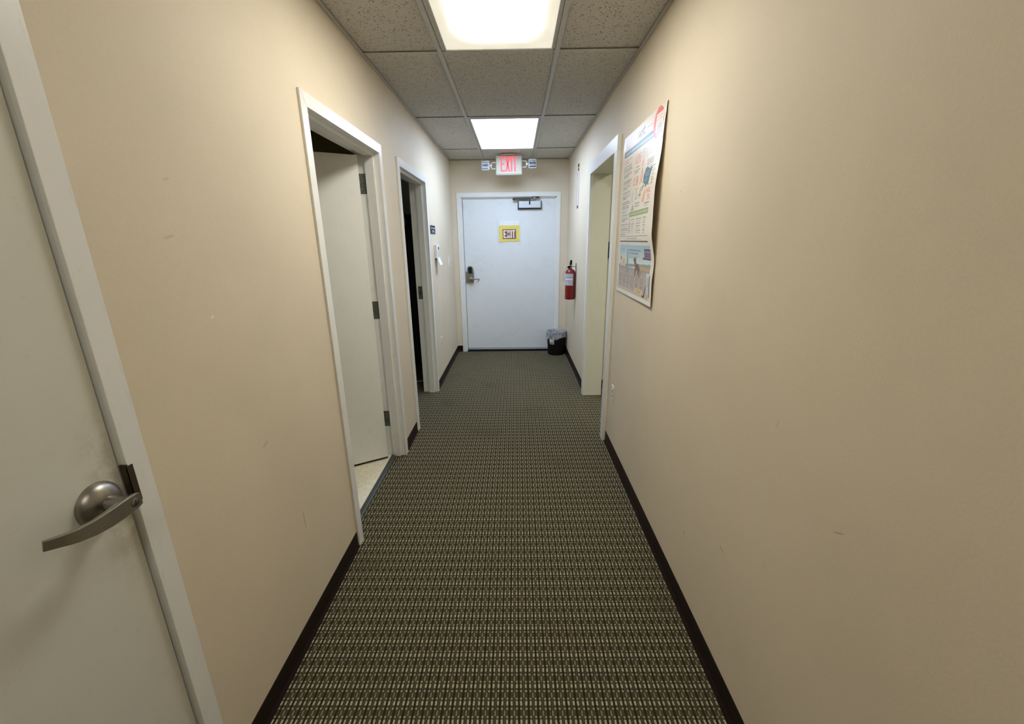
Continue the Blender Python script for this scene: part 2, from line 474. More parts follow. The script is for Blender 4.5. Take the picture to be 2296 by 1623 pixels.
for g in (G1, G2): bar('grid_main_bar', g - .012, g + .012, YF, YB)
for ri, t in enumerate(ROWS):
    for (xa, xb) in ((XL + .02, G1 - .0125), (G1 + .0125, G2 - .0125), (G2 + .0125, XR - .02)):
        bar('grid_cross_bar', xa, xb, t - .012, t + .012)
for (x0, x1, y0, y1) in ((XL, XL + .019, YF, YB), (XR - .019, XR, YF, YB), (XL + .0195, XR - .0195, YB - .019, YB)):
    bm = B(); box(bm, x0, x1, y0, y1, ZC - .0022, ZC + .0008); obj('wall_angle', bm, 'tbar', ceiling)

# recessed troffers: two in view, two added out of view as fill
def troffer(y0, y1, L, lens, label, name, G1=G1, G2=G2, ZC=ZC):
    lx0, lx1, ly0, ly1 = lens
    root = empty('ceiling_light', ((G1 + G2) / 2, (y0 + y1) / 2, ZC)); tag(root, label, 'light', 'recessed ceiling lights')
    X0, X1, Y0, Y1 = G1 + .0135, G2 - .0135, y0 + .0135, y1 - .0135
    ps = []
    bm = B()
    box(bm, X0, lx0, Y0, Y1, ZC + .0015, ZC + .010); box(bm, lx1, X1, Y0, Y1, ZC + .0015, ZC + .010)
    box(bm, lx0, lx1, Y0, ly0, ZC + .0015, ZC + .010); box(bm, lx0, lx1, ly1, Y1, ZC + .0015, ZC + .010)
    ps.append(obj('frame', bm, 'tbar', root))
    bm = B()   # raised inner lip that holds the diffuser
    for (a, c, d, e) in ((lx0 - .006, lx0 - .001, ly0 - .006, ly1 + .006), (lx1 + .001, lx1 + .006, ly0 - .006, ly1 + .006),
                         (lx0 - .001, lx1 + .001, ly0 - .006, ly0 - .001), (lx0 - .001, lx1 + .001, ly1 + .001, ly1 + .006)):
        box(bm, a, c, d, e, ZC - .0025, ZC + .0015)
    ps.append(obj('inner_lip', bm, 'tbar', root))
    bm = B(); box(bm, X0, X1, Y0, Y1, ZC + .10, ZC + .11)
    for (a, c, d, e) in ((X0, X0 + .003, Y0, Y1), (X1 - .003, X1, Y0, Y1), (X0, X1, Y0, Y0 + .003), (X0, X1, Y1 - .003, Y1)):
        box(bm, a, c, d, e, ZC + .010, ZC + .10)
    ps.append(obj('housing', bm, 'tbar', root))
    bm = B(); box(bm, lx0, lx1, ly0, ly1, ZC + .002, ZC + .006)
    bm2 = lens_mat(name, L, lx0 - root.location.x + 0, lx1 - root.location.x, ly0 - root.location.y, ly1 - root.location.y)
    d = obj('diffuser', bm, bm2, root)
    for v in d.data.vertices: v.co -= root.location
    for p in ps:
        for v in p.data.vertices: v.co -= root.location
    return root
troffer(1.358, 2.578, LIGHT_NEAR, (-.352, .196, 1.392, 2.553), 'nearer recessed ceiling light with a warm glowing diffuser, cut by the photo top', 'warm_diffuser')
troffer(3.800, 5.030, LIGHT_FAR, (-.358, .194, 3.846, 5.006), 'farther recessed ceiling light, evenly white, just before the hanging exit sign', 'cool_diffuser')
troffer(-1.083, .137, FILL_BEHIND, (-.355, .195, -1.049, .112), 'added dim fill light in the ceiling, out of view just behind the viewer', 'dim_fill_diffuser')
troffer(1.9, 3.12, FILL_ROOM, (1.30, 1.85, 1.93, 3.09), 'added fill light in the room behind the right-hand opening, out of view', 'room_fill_diffuser', 1.27, 1.88, 2.40)

# ------------------------------------------------------------------ baseboards
def baseboard(name, side, runs, y_or_x=None):
    bm = B(); s = side
    for (a, c) in runs:
        x = XL if s > 0 else XR
        prof = [(x, 0), (x + s * .012, 0), (x + s * .0105, .006), (x + s * .0045, .016), (x + s * .0035, .082), (x + s * .002, .085), (x, .085)]
        prism(bm, prof, 1, a, c)
    return struct(obj(name, bm, 'rubber', smooth=False), 'dark brown vinyl cove base')
baseboard('baseboard_left', 1, [(YF, -.218), (.813, 1.776), (2.792, 3.112), (4.106, YB - .013)])
baseboard('baseboard_right', -1, [(YF, 2.922), (3.996, YB - .013)])
bm = B()
for (a, c) in ((XL, -.748), (.578, XR)):
    prism(bm, [(YB, 0), (YB - .012, 0), (YB - .0105, .006), (YB - .0045, .016), (YB - .0035, .082), (YB, .085)], 0, a, c)
struct(obj('baseboard_back', bm, 'rubber'))
bm = B(); box(bm, XR + TR + .02, 3.0, 4.113, 4.12, 0, .09); struct(obj('baseboard_right_room', bm, 'rubber'))

# ------------------------------------------------------------------ steel door frames in the left wall
def steel_frame(name, yi0, yi1, zt, face=.052, label=None, dx=.010):
    """double-rabbet frame; yi0..yi1 = clear rabbet opening"""
    xb = XL - TL
    bm = B()
    box(bm, xb, XL, yi0 - .012, yi0, 0, zt + .012); box(bm, xb, XL, yi1, yi1 + .012, 0, zt + .012); box(bm, xb, XL, yi0, yi1, zt, zt + .012)
    s0, s1 = -.894, -.842
    box(bm, s0, s1, yi0, yi0 + .016, 0, zt - .016); box(bm, s0, s1, yi1 - .016, yi1, 0, zt - .016); box(bm, s0, s1, yi0, yi1, zt - .016, zt)
    for (a, c) in ((yi0 - face, yi0), (yi1, yi1 + face)): box(bm, xb - dx, xb, a, c, 0, zt + face)
    box(bm, xb - dx, xb, yi0, yi1, zt, zt + face)
    root = struct(obj(name, bm, 'trim'), label)
    g = .0004
    x0, x1 = XL, XL + dx
    for nm, poly in (('side_casing', [(yi0 - face, 0), (yi0, 0), (yi0, zt - g), (yi0 - face, zt + face - g)]),
                     ('side_casing', [(yi1, 0), (yi1 + face, 0), (yi1 + face, zt + face - g), (yi1, zt - g)]),
                     ('head_casing', [(yi0 - face + g, zt + face), (yi0 + g, zt), (yi1 - g, zt), (yi1 + face - g, zt + face)])):
        bm = B(); prism(bm, poly, 0, x0, x1); obj(nm, bm, 'trim', root, bevel=.0012)
    return root
fA = steel_frame('trim_1', -.150, .762, 1.99, .050, 'white steel frame of the closed door at the left edge')
fB = steel_frame('trim_2', 1.832, 2.724, 1.990, .052, 'white steel frame of the half-open door on the left')
fC = steel_frame('trim_3', 3.180, 4.046, 1.990, .054, 'white steel frame of the dark doorway on the left')
# strike plates / hinges
bm = B(); box(bm, XL - .003, XL + .0125, .7585, .7615, .958, 1.050); box(bm, XL + .0102, XL + .0128, .7585, .772, .962, 1.046)
obj('strike_plate', bm, 'bronze', fA)['label'] = 'dark metal strike plate'
for z0 in (1.764, .998, .230):
    bm = B(); box(bm, -.941, -.897, 2.7215, 2.7238, z0, z0 + .114)
    for q in range(3):
        for xx in (-.930, -.910) if q != 1 else (-.920,):
            lathe(bm, [(.0035, -.001), (.003, .0002)], (xx, 2.7215, z0 + .02 + q * .037), 'y', 8)
    tube(bm, [(-.950, 2.722, z0), (-.950, 2.722, z0 + .114)], .0065, 10)
    obj('hinge', bm, 'hinge', fB)['label'] = 'dull grey butt hinge'
bm = B(); box(bm, -.938, -.899, 4.0425, 4.0457, .950, 1.072); box(bm, -.925, -.912, 4.0415, 4.0426, .992, 1.026)
sp = obj('strike_plate', bm, 'hinge', fC)
sp.data.materials.append(MAT['slot'])
for p in sp.data.polygons:
    if all(sp.data.vertices[i].co.y < 4.0427 and -.926 < sp.data.vertices[i].co.x < -.911 for i in p.vertices): p.material_index = 1

# door 1: closed, near left, with lever
b = B(); box(b, -.862, -.818, -.146, .7575, .012, 1.985)
door1 = struct(obj('door_1', b, 'door_a', bevel=.001), 'closed off-white door at the left edge with a curved lever')
hx, hy, hz = -.818, .700, 1.000
b = B(); lathe(b, [(.0435, 0), (.0435, .003), (.0415, .009), (.036, .016), (.027, .022), (.017, .025), (.0, .0255)], (hx, hy, hz), 'x', 48)
rose = obj('door_handle', b, 'nickel', door1, smooth=True); rose['label'] = 'satin nickel lever handle'
b = B(); lathe(b, [(.0165, .02), (.0155, .03), (.0145, .042), (.0145, .060)], (hx, hy, hz), 'x', 28)
obj('neck', b, 'nickel', rose, smooth=True)
def lever(path, half_h, half_t, parent, mat, name='lever'):
    bm = B(); rings = []
    P = [Vector(p) for p in path]
    for i, p in enumerate(P):
        d = (P[min(i + 1, len(P) - 1)] - P[max(i - 1, 0)]).normalized()
        up = Vector((0, 0, 1)); side = d.cross(up).normalized(); up2 = side.cross(d).normalized()
        h, t = half_h[i], half_t[i]; ring = []
        for (a, c) in ((-.7, -1), (.7, -1), (1, -.93), (1, .93), (.7, 1), (-.7, 1), (-1, .93), (-1, -.93)):
            ring.append(bm.verts.new(p + side * t * a + up2 * h * c))
        rings.append(ring)
    for i in range(len(rings) - 1):
        for k in range(8): bm.faces.new((rings[i][k], rings[i][(k + 1) % 8], rings[i + 1][(k + 1) % 8], rings[i + 1][k]))
    bm.faces.new(list(reversed(rings[0]))); bm.faces.new(rings[-1])
    return obj(name, bm, mat, parent, smooth=True)
path = [(-.757, .7215, .9995), (-.755, .719, .9995), (-.7545, .712, .9995), (-.7538, .6975, 1.0000), (-.7535, .676, .9995), (-.7525, .654, 1.0000), (-.754, .628, 1.0010), (-.758, .602, 1.0045),
        (-.762, .592, 1.0065), (-.768, .581, 1.009), (-.777, .567, 1.012)]
lever(path, [.009, .0125, .0150, .0160, .0165, .0160, .0140, .0118, .0108, .0098, .0090], [.004, .0055, .006, .006, .006, .0058, .0052, .0048, .0044, .004, .0036], rose, 'nickel')
b = B(); lathe(b, [(.0085, 0), (.0085, .0016), (.0072, .0024), (0, .0024)], (-.7485, .7040, 1.0), 'x', 20)
kc = obj('key_cylinder', b, 'nickel_dark', rose, smooth=True)
b = B(); box(b, -.7461, -.7456, .7032, .7048, .9945, 1.0055); obj('key_slot', b, 'slot', rose)

# door 2: half open into the near-left room
th = math.radians(60)
d2 = bpy.data.objects.new('door_2', None)
b = B(); box(b, .006, .050, -.875, -.003, .014, 1.972)       # local: pivot at origin, closed leaf runs along -y
door2 = struct(obj('door_2', b, 'doorpaint', bevel=.001), 'white flush door standing half open into the room')
bpy.data.objects.remove(d2)
door2.location = (-.945, 2.722, 0); door2.rotation_euler = (0, 0, -th)
b = B(); box(b, .0055, .0505, -.870, -.004, .008, .0138); obj('door_bottom_strip', b, 'rubber', door2)  # dark strip standing in for the shadowed gap under the leaf
for sx in (0.006, .050):
    b = B(); s = 1 if sx > .02 else -1
    lathe(b, [(.033, 0), (.030, s * .012), (.016, s * .016), (.011, s * .045), (0, s * .046)], (sx, -.805, 1.0), 'x', 24)
    hd = obj('door_handle', b, 'nickel', door2, smooth=True)

# carpet reducer strip at door 2
b = B(); prism(b, [(-.912, .0), (-.876, 0), (-.876, .004), (-.884, .0075), (-.906, .0065)], 1, 1.833, 2.723)
struct(obj('trim_4', b, 'reducer'), 'grey rubber strip between carpet and vinyl floor')

# ------------------------------------------------------------------ cased opening on the right
yi0, yi1, zt = 3.008, 3.912, 2.022
b = B(); xo = XR + TR
box(b, XR, xo, yi0 - .015, yi0, 0, zt + .012); box(b, XR, xo, yi1, yi1 + .015, 0, zt + .012); box(b, XR, xo, yi0, yi1, zt, zt + .012)
fD = struct(obj('trim_5', b, 'trimcream'), 'cream lined cased opening in the right wall')
for (x0, x1) in ((XR - .025, XR), (xo, xo + .02)):
    for nm, y0_, y1_, z0, z1 in (('side_casing', yi0 - .083, yi0 - .001, 0, 2.022), ('side_casing', yi1 + .001, yi1 + .080, 0, 2.022), ('head_casing', yi0 - .083, yi1 + .080, 2.0222, 2.116)):
        b = B(); box(b, x0, x1, y0_, y1_, z0, z1); obj(nm, b, 'trim' if x0 < XR else 'trimcream', fD, bevel=.0015)

# ------------------------------------------------------------------ door 3 : exit door at the end
b = B()
yf0, yf1 = YB - .010, YB + .058
XO0, XO1, XI0, XI1, ZT, ZI = -.745, .574, -.690, .524, 2.066, 2.012
box(b, XO0 + .002, XI0 - .001, YB - .002, YB + .11, 0, ZI); box(b, XI1 + .001, XO1 - .002, YB - .002, YB + .11, 0, ZI); box(b, XO0 + .002, XO1 - .002, YB - .002, YB + .11, ZI + .001, ZT - .002)
# stops behind the face
box(b, XI0 - .001, XI0 + .012, YB + .012, YB + .030, 0, ZI); box(b, XI1 - .012, XI1 + .001, YB + .012, YB + .030, 0, ZI); box(b, XI0, XI1, YB + .012, YB + .030, ZI - .012, ZI + .001)
f3 = struct(obj('trim_6', b, 'trim'), 'white steel frame of the exit door')
for nm, poly in (('side_casing', [(XO0, 0), (XI0, 0), (XI0, ZI), (XO0, ZT)]), ('side_casing', [(XI1, 0), (XO1, 0), (XO1, ZT), (XI1, ZI)]),
                 ('head_casing', [(XO0 + .001, ZT), (XI0 + .0005, ZI), (XI1 - .0005, ZI), (XO1 - .001, ZT)])):
    b = B(); prism(b, poly, 1, yf0, YB - .0022); obj(nm, b, 'trim', f3, bevel=.0015)
YD = YB + .034
b = B(); box(b, XI0 + .016, XI1 - .003, YD, YD + .045, .050, ZI - .010)
door3 = struct(obj('door_3', b, 'door_c', bevel=.001), 'wide white exit door at the end of the corridor')
b = B(); box(b, XI0 + .018, XI1 - .004, YD - .006, YD - .0003, .034, .052); box(b, XI0 + .018, XI1 - .004, YD - .004, YD + .03, .020, .034)
obj('door_bottom_strip', b, 'silver', door3)['label'] = 'aluminium door sweep'
b = B(); box(b, XI0 + .004, XI1 - .001, YB - .004, YB + .10, 0, .010); struct(obj('trim_7', b, 'black'), 'dark threshold under the exit door')
# keypad lock
ly = YD
b = B()
prism(b, [(-.650, .955), (-.640, .943), (-.572, .943), (-.563, .955), (-.560, 1.06), (-.568, 1.135), (-.585, 1.160), (-.607, 1.166), (-.630, 1.160), (-.645, 1.135), (-.653, 1.06)], 1, ly - .030, ly - .0002)
lock = obj('keypad_lock', b, 'nickel', door3, bevel=.004); lock['label'] = 'grey keypad lock with lever'
b = B(); box(b, -.632, -.583, ly - .0335, ly - .0302, 1.066, 1.148, .0012); obj('keypad_screen', b, 'blackgloss', lock)
b = B(); lathe(b, [(.030, 0), (.028, -.012), (.014, -.016), (.012, -.050), (0, -.050)], (-.600, ly - .030, .996), 'y', 24)
obj('lever_base', b, 'nickel', lock, smooth=True)
b = B(); tube(b, [(-.604, ly - .078, .997), (-.58, ly - .080, .999), (-.54, ly - .080, .996), (-.500, ly - .078, .998), (-.488, ly - .066, .995), (-.497, ly - .05, .975), (-.515, ly - .034, .955)], [.011, .010, .009, .008, .007, .006, .005], 10)
obj('lever', b, 'nickel', lock, smooth=True)
b = B(); box(b, -.664, -.6535, ly - .014, ly - .0002, .940, 1.09); obj('latch_guard', b, 'nickel_dark', lock)
# contact sensor
b = B(); box(b, -.668, -.650, ly - .014, ly - .0002, 1.885, 1.965, .002); obj('contact_sensor', b, 'plastic', door3)
# closer
b = B(); box(b, .030, .334, ly - .030, ly - .0002, 1.862, 1.962, .003); clo = obj('door_closer', b, 'darkmetal', door3); clo['label'] = 'silver door closer in a dark surround'
b = B(); box(b, .044, .323, ly - .055, ly - .0302, 1.877, 1.958, .004); obj('cover', b, 'silver', clo)
b = B(); box(b, .172, .190, ly - .062, ly - .0552, 1.915, 1.962, .002); tube(b, [(.181, ly - .058, 1.93), (.181, ly - .058, 1.978)], .007, 10); obj('spindle', b, 'darkmetal', clo)
b = B(); box(b, -.028, .190, ly - .064, ly - .050, 1.976, 1.992, .002); lathe(b, [(.014, 0), (.014, .02), (0, .02)], (-.020, ly - .057, 1.970), 'z', 14)
obj('arm', b, 'darkmetal', clo)
b = B(); box(b, -.024, .248, ly - .048, ly - .036, 1.986, 2.000, .002); box(b, .215, .305, ly - .055, ly - .030, 1.993, 2.010, .002); obj('forearm', b, 'darkmetal', clo)
b = B(); lathe(b, [(.012, 0), (.012, .016), (.006, .02), (0, .02)], (.242, ly - .058, 1.985), 'z', 14); obj('arm_knob', b, 'brass', clo)
# hinges on the right edge
for z in (.25, 1.0, 1.75):
    b = B(); tube(b, [(XI1 - .004, YD - .006, z), (XI1 - .004, YD - .006, z + .11)], .006, 10); obj('hinge', b, 'trim', door3)

# ================================================================== THINGS
# paper exit notice in a clear sleeve
root = empty('exit_notice', (-.085, YD, 1.42)); tag(root, 'yellow paper exit notice in a clear sleeve on the white end door', 'sign')
ps = []
b = B(); box(b, -.207, .048, YD - .0016, YD - .0008, 1.48, 1.732); ps.append(obj('white_sheet', b, 'paper', root))
def yellow():
    bm = B(); n = 12; v = []
    for i in range(n + 1):
        s = i / n; x = -.216 + s * .268
        top = 1.669 + .001 * s; bot = 1.462 + .006 * s + .006 * math.sin(s * math.pi)
        off = .0012 + .0010 * math.sin(s * math.pi) + (.003 * (1 - s) ** 3)
        v.append([bm.verts.new((x, YD - .002 - off * k, z)) for z, k in ((top, .3), ((top + bot) / 2, .2), (bot, 1))])
    for i in range(n):
        for k in range(2): bm.faces.new((v[i][k], v[i][k + 1], v[i + 1][k + 1], v[i + 1][k]))
    return bm
o = obj('yellow_sheet', yellow(), 'yellow', root); m = o.modifiers.new('s', 'SOLIDIFY'); m.thickness = .0005; ps.append(o)
b = B(); box(b, -.168, .006, YD - .0078, YD - .0060, 1.503, 1.622); ps.append(obj('printed_panel', b, 'redbrown', root))
b = B()
for poly in letters('EXIT', -.158, -.006, 1.514, 1.612, .0165): prism(b, poly, 1, YD - .0086, YD - .0079)
ps.append(obj('lettering', b, 'cream_ink', root))
b = B(); box(b, -.240, .068, YD - .0100, YD - .0096, 1.428, 1.742); ps.append(obj('clear_sleeve', b, 'sleeve', root))
for p in ps:
    for v in p.data.vertices: v.co -= root.location

def finish(root, ps):
    for p in ps:
        for v in p.data.vertices: v.co -= root.location

# hanging illuminated exit sign with two emergency heads
YE = 5.30
root = empty('exit_sign', (-.072, YE, ZC - .002)); tag(root, 'lit red EXIT sign with two square lamp heads hanging from the ceiling', 'sign')
ps = []
b = B(); box(b, -.150, .005, YE - .035, YE + .055, 2.424, ZC - .0016, .003); ps.append(obj('canopy', b, 'exitbody', root))
b = B(); box(b, -.224, .082, YE, YE + .045, 2.215, 2.4235, .008); ps.append(obj('housing', b, 'exitbody', root, smooth=True))
b = B(); box(b, -.214, .072, YE - .003, YE - .0001, 2.228, 2.418, .0014); ps.append(obj('face_panel', b, 'glowface', root))
b = B()
for poly in letters('EXIT', -.168, .025, 2.252, 2.410, .0185): prism(b, poly, 1, YE - .0045, YE - .0031)
ps.append(obj('lettering', b, 'exitred', root))
for (cx, cz, sgn) in ((-.343, 2.322, -1), (.203, 2.336, 1)):
    xe = -.224 if sgn < 0 else .082
    xk = xe + sgn * .052
    b = B()
    tube(b, [(xe, YE + .02, cz + .030), (xk - sgn * .008, YE + .02, cz + .030), (xk, YE + .02, cz + .022), (xk, YE + .02, cz - .028), (xk - sgn * .008, YE + .02, cz - .036), (xe, YE + .02, cz - .036)], .0048, 8)
    lathe(b, [(.012, -.010), (.014, 0), (.012, .010), (0, .010)], (xk + sgn * .004, YE + .018, cz - .002), 'z', 14)
    ps.append(obj('lamp_bracket', b, 'plastic', root, smooth=True))
    b = B(); box(b, cx - .046, cx + .046, YE - .012, YE + .045, cz - .050, cz + .048, .010)
    tube(b, [(cx - sgn * .044, YE + .018, cz - .002), (xk + sgn * .01, YE + .018, cz - .002)], .007, 8)
    h = obj('lamp_head', b, 'plastic', root, smooth=True); ps.append(h)
    bm = B(); nn = 6                                      # faceted reflector behind a clear lens
    st = .078 / nn
    for i in range(nn):
        for k in range(nn):
            x = cx - .039 + (i + .5) * st; z = cz - .041 + (k + .5) * st
            a = random.uniform(-.003, .003)
            vs = [bm.verts.new((x + dx * st / 2, YE - .0125, z + dz * st / 2)) for dx, dz in ((-1, -1), (1, -1), (1, 1), (-1, 1))]
            t = bm.verts.new((x + a, YE - .0125 - .0045, z + .003))
            for q in range(4): bm.faces.new((vs[q], vs[(q + 1) % 4], t))
    l = obj('reflector_lens', bm, 'silver', h); ps.append(l)
    l.data.materials.append(MAT['facet_dark'])
    for p in l.data.polygons:
        if (p.index // 4 + p.index % 4) % 3 == 0 or (sgn > 0 and p.index % 4 == 1): p.material_index = 1  # reflector contrast painted in: some facets take the dark colour
finish(root, ps)

# fire extinguisher
EX, EY = .610, 4.80
root = empty('fire_extinguisher', (EX, EY, .832)); tag(root, 'red fire extinguisher hanging on the right wall near the end', 'extinguisher')
ps = []; z0 = .832
b = B(); lathe(b, [(.050, 0), (.0555, .006), (.0565, .016), (.0565, .285), (.054, .302), (.046, .318), (.032, .331), (.017, .338), (.015, .346), (0, .346)], (EX, EY, z0), 'z', 40)
ps.append(obj('cylinder', b, 'red', root, smooth=True))
def arc_panel(r, a0, a1, z0_, z1_, n=14, t=.0006):
    bm = B(); v = []
    for i in range(n + 1):
        a = math.radians(a0 + (a1 - a0) * i / n)
        v.append([bm.verts.new((EX + q * math.cos(a), EY + q * math.sin(a), z)) for q in (r, r + t) for z in (z0_, z1_)])
    for i in range(n):
        A_, B_ = v[i], v[i + 1]
        for k, l in ((0, 1), (1, 3), (3, 2), (2, 0)): bm.faces.new((A_[k], A_[l], B_[l], B_[k]))
    return bm
ps.append(obj('label', arc_panel(.0566, 183, 298, z0 + .158, z0 + .288), 'label', root, smooth=True))
b = arc_panel(.0573, 205, 290, z0 + .222, z0 + .236); o = obj('label_band', b, 'labelwhite', root); ps.append(o)
b = arc_panel(.0573, 205, 290, z0 + .238, z0 + .242); ps.append(obj('label_line', b, 'labelink', root))
b = B()
tube(b, [(EX, EY, z0 + .344), (EX, EY, z0 + .372)], .0135, 16); box(b, EX - .012, EX + .012, EY - .016, EY + .016, z0 + .360, z0 + .384, .003)
ps.append(obj('valve', b, 'brass', root))
b = B(); prism(b, [(EY - .055, z0 + .385), (EY + .02, z0 + .385), (EY + .02, z0 + .397), (EY - .05, z0 + .437), (EY - .060, z0 + .428)], 0, EX - .010, EX + .010); ps.append(obj('squeeze_lever', b, 'black', root, bevel=.002))
b = B(); box(b, EX - .009, EX + .009, EY - .058, EY - .012, z0 + .360, z0 + .370, .002); ps.append(obj('carry_handle', b, 'black', root))
b = B(); lathe(b, [(.015, 0), (.015, -.010), (.011, -.012), (0, -.012)], (EX - .020, EY - .010, z0 + .356), 'y', 16); ps.append(obj('gauge', b, 'black', root))
b = B(); tube(b, [(EX - .012, EY, z0 + .372), (EX - .045, EY - .004, z0 + .362), (EX - .070, EY - .004, z0 + .325), (EX - .082, EY, z0 + .270), (EX - .078, EY + .004, z0 + .20)], [.005, .0055, .006, .006, .0075], 10)
ps.append(obj('hose', b, 'plastic_shade', root, smooth=True))
b = B(); box(b, XR - .0025, XR - .0002, EY - .022, EY + .022, z0 + .02, z0 + .40); box(b, EX + .016, XR - .0026, EY - .004, EY + .004, z0 + .358, z0 + .363)
ps.append(obj('wall_bracket', b, 'darkmetal', root))
finish(root, ps)

# slim vertical wall sign above the extinguisher
root = empty('extinguisher_marker', (XR, 4.815, 1.80)); tag(root, 'tall narrow red-edged marker on the right wall above the extinguisher', 'sign')
ps = []
b = B(); box(b, XR - .0024, XR - .0002, 4.755, 4.875, 1.805, 2.175, .0005); ps.append(obj('panel', b, 'labelwhite', root))
MAT['rededge'] = plain('faded_red_print', (.22, .06, .075), .5, grain=.3, gscale=40)
b = B()
box(b, XR - .0032, XR - .0025, 4.757, 4.775, 1.807, 2.172); box(b, XR - .0032, XR - .0025, 4.855, 4.873, 1.807, 2.172); box(b, XR - .0032, XR - .0025, 4.775, 4.855, 1.807, 1.835)
ps.append(obj('border', b, 'rededge', root))
b = B(); prism(b, [(4.77, 2.245), (4.86, 2.245), (4.835, 2.215), (4.795, 2.215)], 0, XR - .0034, XR - .0003); box(b, XR - .0034, XR - .0003, 4.79, 4.84, 2.180, 2.205)
ps.append(obj('top_mark', b, 'black', root))
finish(root, ps)

# waste bin with liner
TX, TY = .5345, 5.512
root = empty('waste_bin', (TX, TY, 0)); tag(root, 'small black waste bin with a clear liner beside the end door', 'bin')
ps = []
b = B(); lathe(b, [(.106, .0), (.1115, .004), (.1245, .300), (.130, .303), (.130, .312), (.125, .314), (.121, .306), (.108, .010), (0, .009)], (TX, TY, 0), 'z', 40)
ps.append(obj('body', b, 'black', root, smooth=True))
def lw(i, t, r, h):
    k = math.sin(t * 9) * .5 + math.sin(t * 23 + 1) * .3 + math.sin(t * 41 + 2) * .2
    if i <= 3: return (r - abs(k) * .006, h + .003 * k)
    amp = (i - 4) * .0016
    hh = h + (.006 * math.sin(t * 5 + 1) + .004 * math.sin(t * 13)) * (i - 4) / 4 * .8
    if i >= 6: hh += .030 * max(0, math.cos(t + .15)) * (i - 5) / 3
    r2 = r + .0012 + amp * (k + 1) * .9
    lim = min(abs((XR - .0015 - TX) / max(1e-6, math.cos(t))), 9) if math.cos(t) > 0 else 9
    return (min(r2, lim), hh)
b = B(); lathe(b, [(.104, .20), (.110, .26), (.116, .305), (.124, .318), (.133, .317), (.132, .295), (.1315, .270), (.131, .245), (.1305, .222)], (TX, TY, 0), 'z', 96, lw)
ps.append(obj('bin_liner', b, 'liner', root, smooth=True))
b = B(); bmesh.ops.create_icosphere(b, subdivisions=3, radius=.075)
for v in b.verts:
    v.co = Vector((v.co.x * 1.1, v.co.y * 1.1, v.co.z * .6)) * (1 + .16 * math.sin(v.co.x * 90 + v.co.z * 70) * math.sin(v.co.y * 80)) + Vector((TX, TY, .235))
ps.append(obj('crumpled_paper', b, 'bagwhite', root))
b = B(); v = []
for i in range(9):
    a = math.radians(218 + 34 * i / 8)
    v.append([b.verts.new((TX + (.1115 + .013 * (z - .004) / .296 + .0022 + (.004 if (z < .16 and i > 5) else 0)) * math.cos(a), TY + (.1115 + .013 * (z - .004) / .296 + .0022) * math.sin(a), z)) for z in (.224, .185, .148)])
for i in range(8):
    for k in range(2): b.faces.new((v[i][k], v[i][k + 1], v[i + 1][k + 1], v[i + 1][k]))
o = obj('paper_label', b, 'plastic_shade', root, smooth=True); m = o.modifiers.new('s', 'SOLIDIFY'); m.thickness = .0006; ps.append(o)
finish(root, ps)

# wall outlets
def outlet(side, y, z, label):
    x = XL if side > 0 else XR
    root = empty('wall_outlet', (x, y, z)); tag(root, label, 'outlet'); s = side; ps = []
    def bx(bm, a, c, y0, y1, z0_, z1_, bev=0): box(bm, min(x + s * a, x + s * c), max(x + s * a, x + s * c), y + y0, y + y1, z + z0_, z + z1_, bev)
    b = B(); bx(b, .0002, .0055, -.035, .035, -.057, .057, .002); ps.append(obj('cover_plate', b, 'plastic', root))
    for dz in (-.020, .020):
        b = B(); bx(b, .0056, .0075, -.016, .016, dz - .013, dz + .013, .0008); r = obj('receptacle', b, 'plastic_shade', root); ps.append(r)
        b = B(); bx(b, .0076, .0079, -.007, -.005, dz - .004, dz + .005); bx(b, .0076, .0079, .005, .007, dz - .004, dz + .005); bx(b, .0076, .0079, -.002, .002, dz - .010, dz - .006)
        q = obj('slots', b, 'slot', r); ps.append(q)
    finish(root, ps); return root
outlet(-1, 2.762, .448, 'white wall outlet low on the right wall under the poster')
outlet(1, 4.425, .437, 'white wall outlet low on the left wall past the dark doorway')

# light switch
root = empty('light_switch', (XL, 5.190, 1.26)); tag(root, 'white toggle light switch on the left wall near the end corner', 'switch'); ps = []
b = B(); box(b, XL + .0002, XL + .0060, 5.155, 5.225, 1.202, 1.318, .002); ps.append(obj('cover_plate', b, 'plastic', root))
b = B(); prism(b, [(XL + .0055, 1.247), (XL + .0200, 1.262), (XL + .0215, 1.271), (XL + .0055, 1.273)], 1, 5.185, 5.195); ps.append(obj('toggle', b, 'plastic', root))
finish(root, ps)

# wall keypad with drooping cover
root = empty('wall_keypad', (XL, 4.40, 1.385)); tag(root, 'white wall keypad with its flap hanging open on the left wall', 'keypad'); ps = []
b = B(); box(b, XL + .0002, XL + .028, 4.318, 4.462, 1.318, 1.452, .003); ps.append(obj('body', b, 'plastic', root))
b = B(); box(b, XL + .0281, XL + .029, 4.385, 4.440, 1.400, 1.428); ps.append(obj('display', b, 'slot', root))
b = B()
for i in range(4):
    for k in range(3):
        box(b, XL + .0281, XL + .0300, 4.372 + k * .026, 4.390 + k * .026, 1.336 + i * .015, 1.346 + i * .015)
o = obj('buttons', b, 'plastic_shade', root); ps.append(o)
b = B(); prism(b, [(XL + .026, 1.318), (XL + .030, 1.319), (XL + .056, 1.252), (XL + .052, 1.250)], 1, 4.322, 4.460); ps.append(obj('hinged_cover', b, 'paper', root))
b = B(); box(b, XL + .004, XL + .0275, 4.324, 4.456, 1.312, 1.3176); ps.append(obj('bottom_edge', b, 'slot', root))
finish(root, ps)

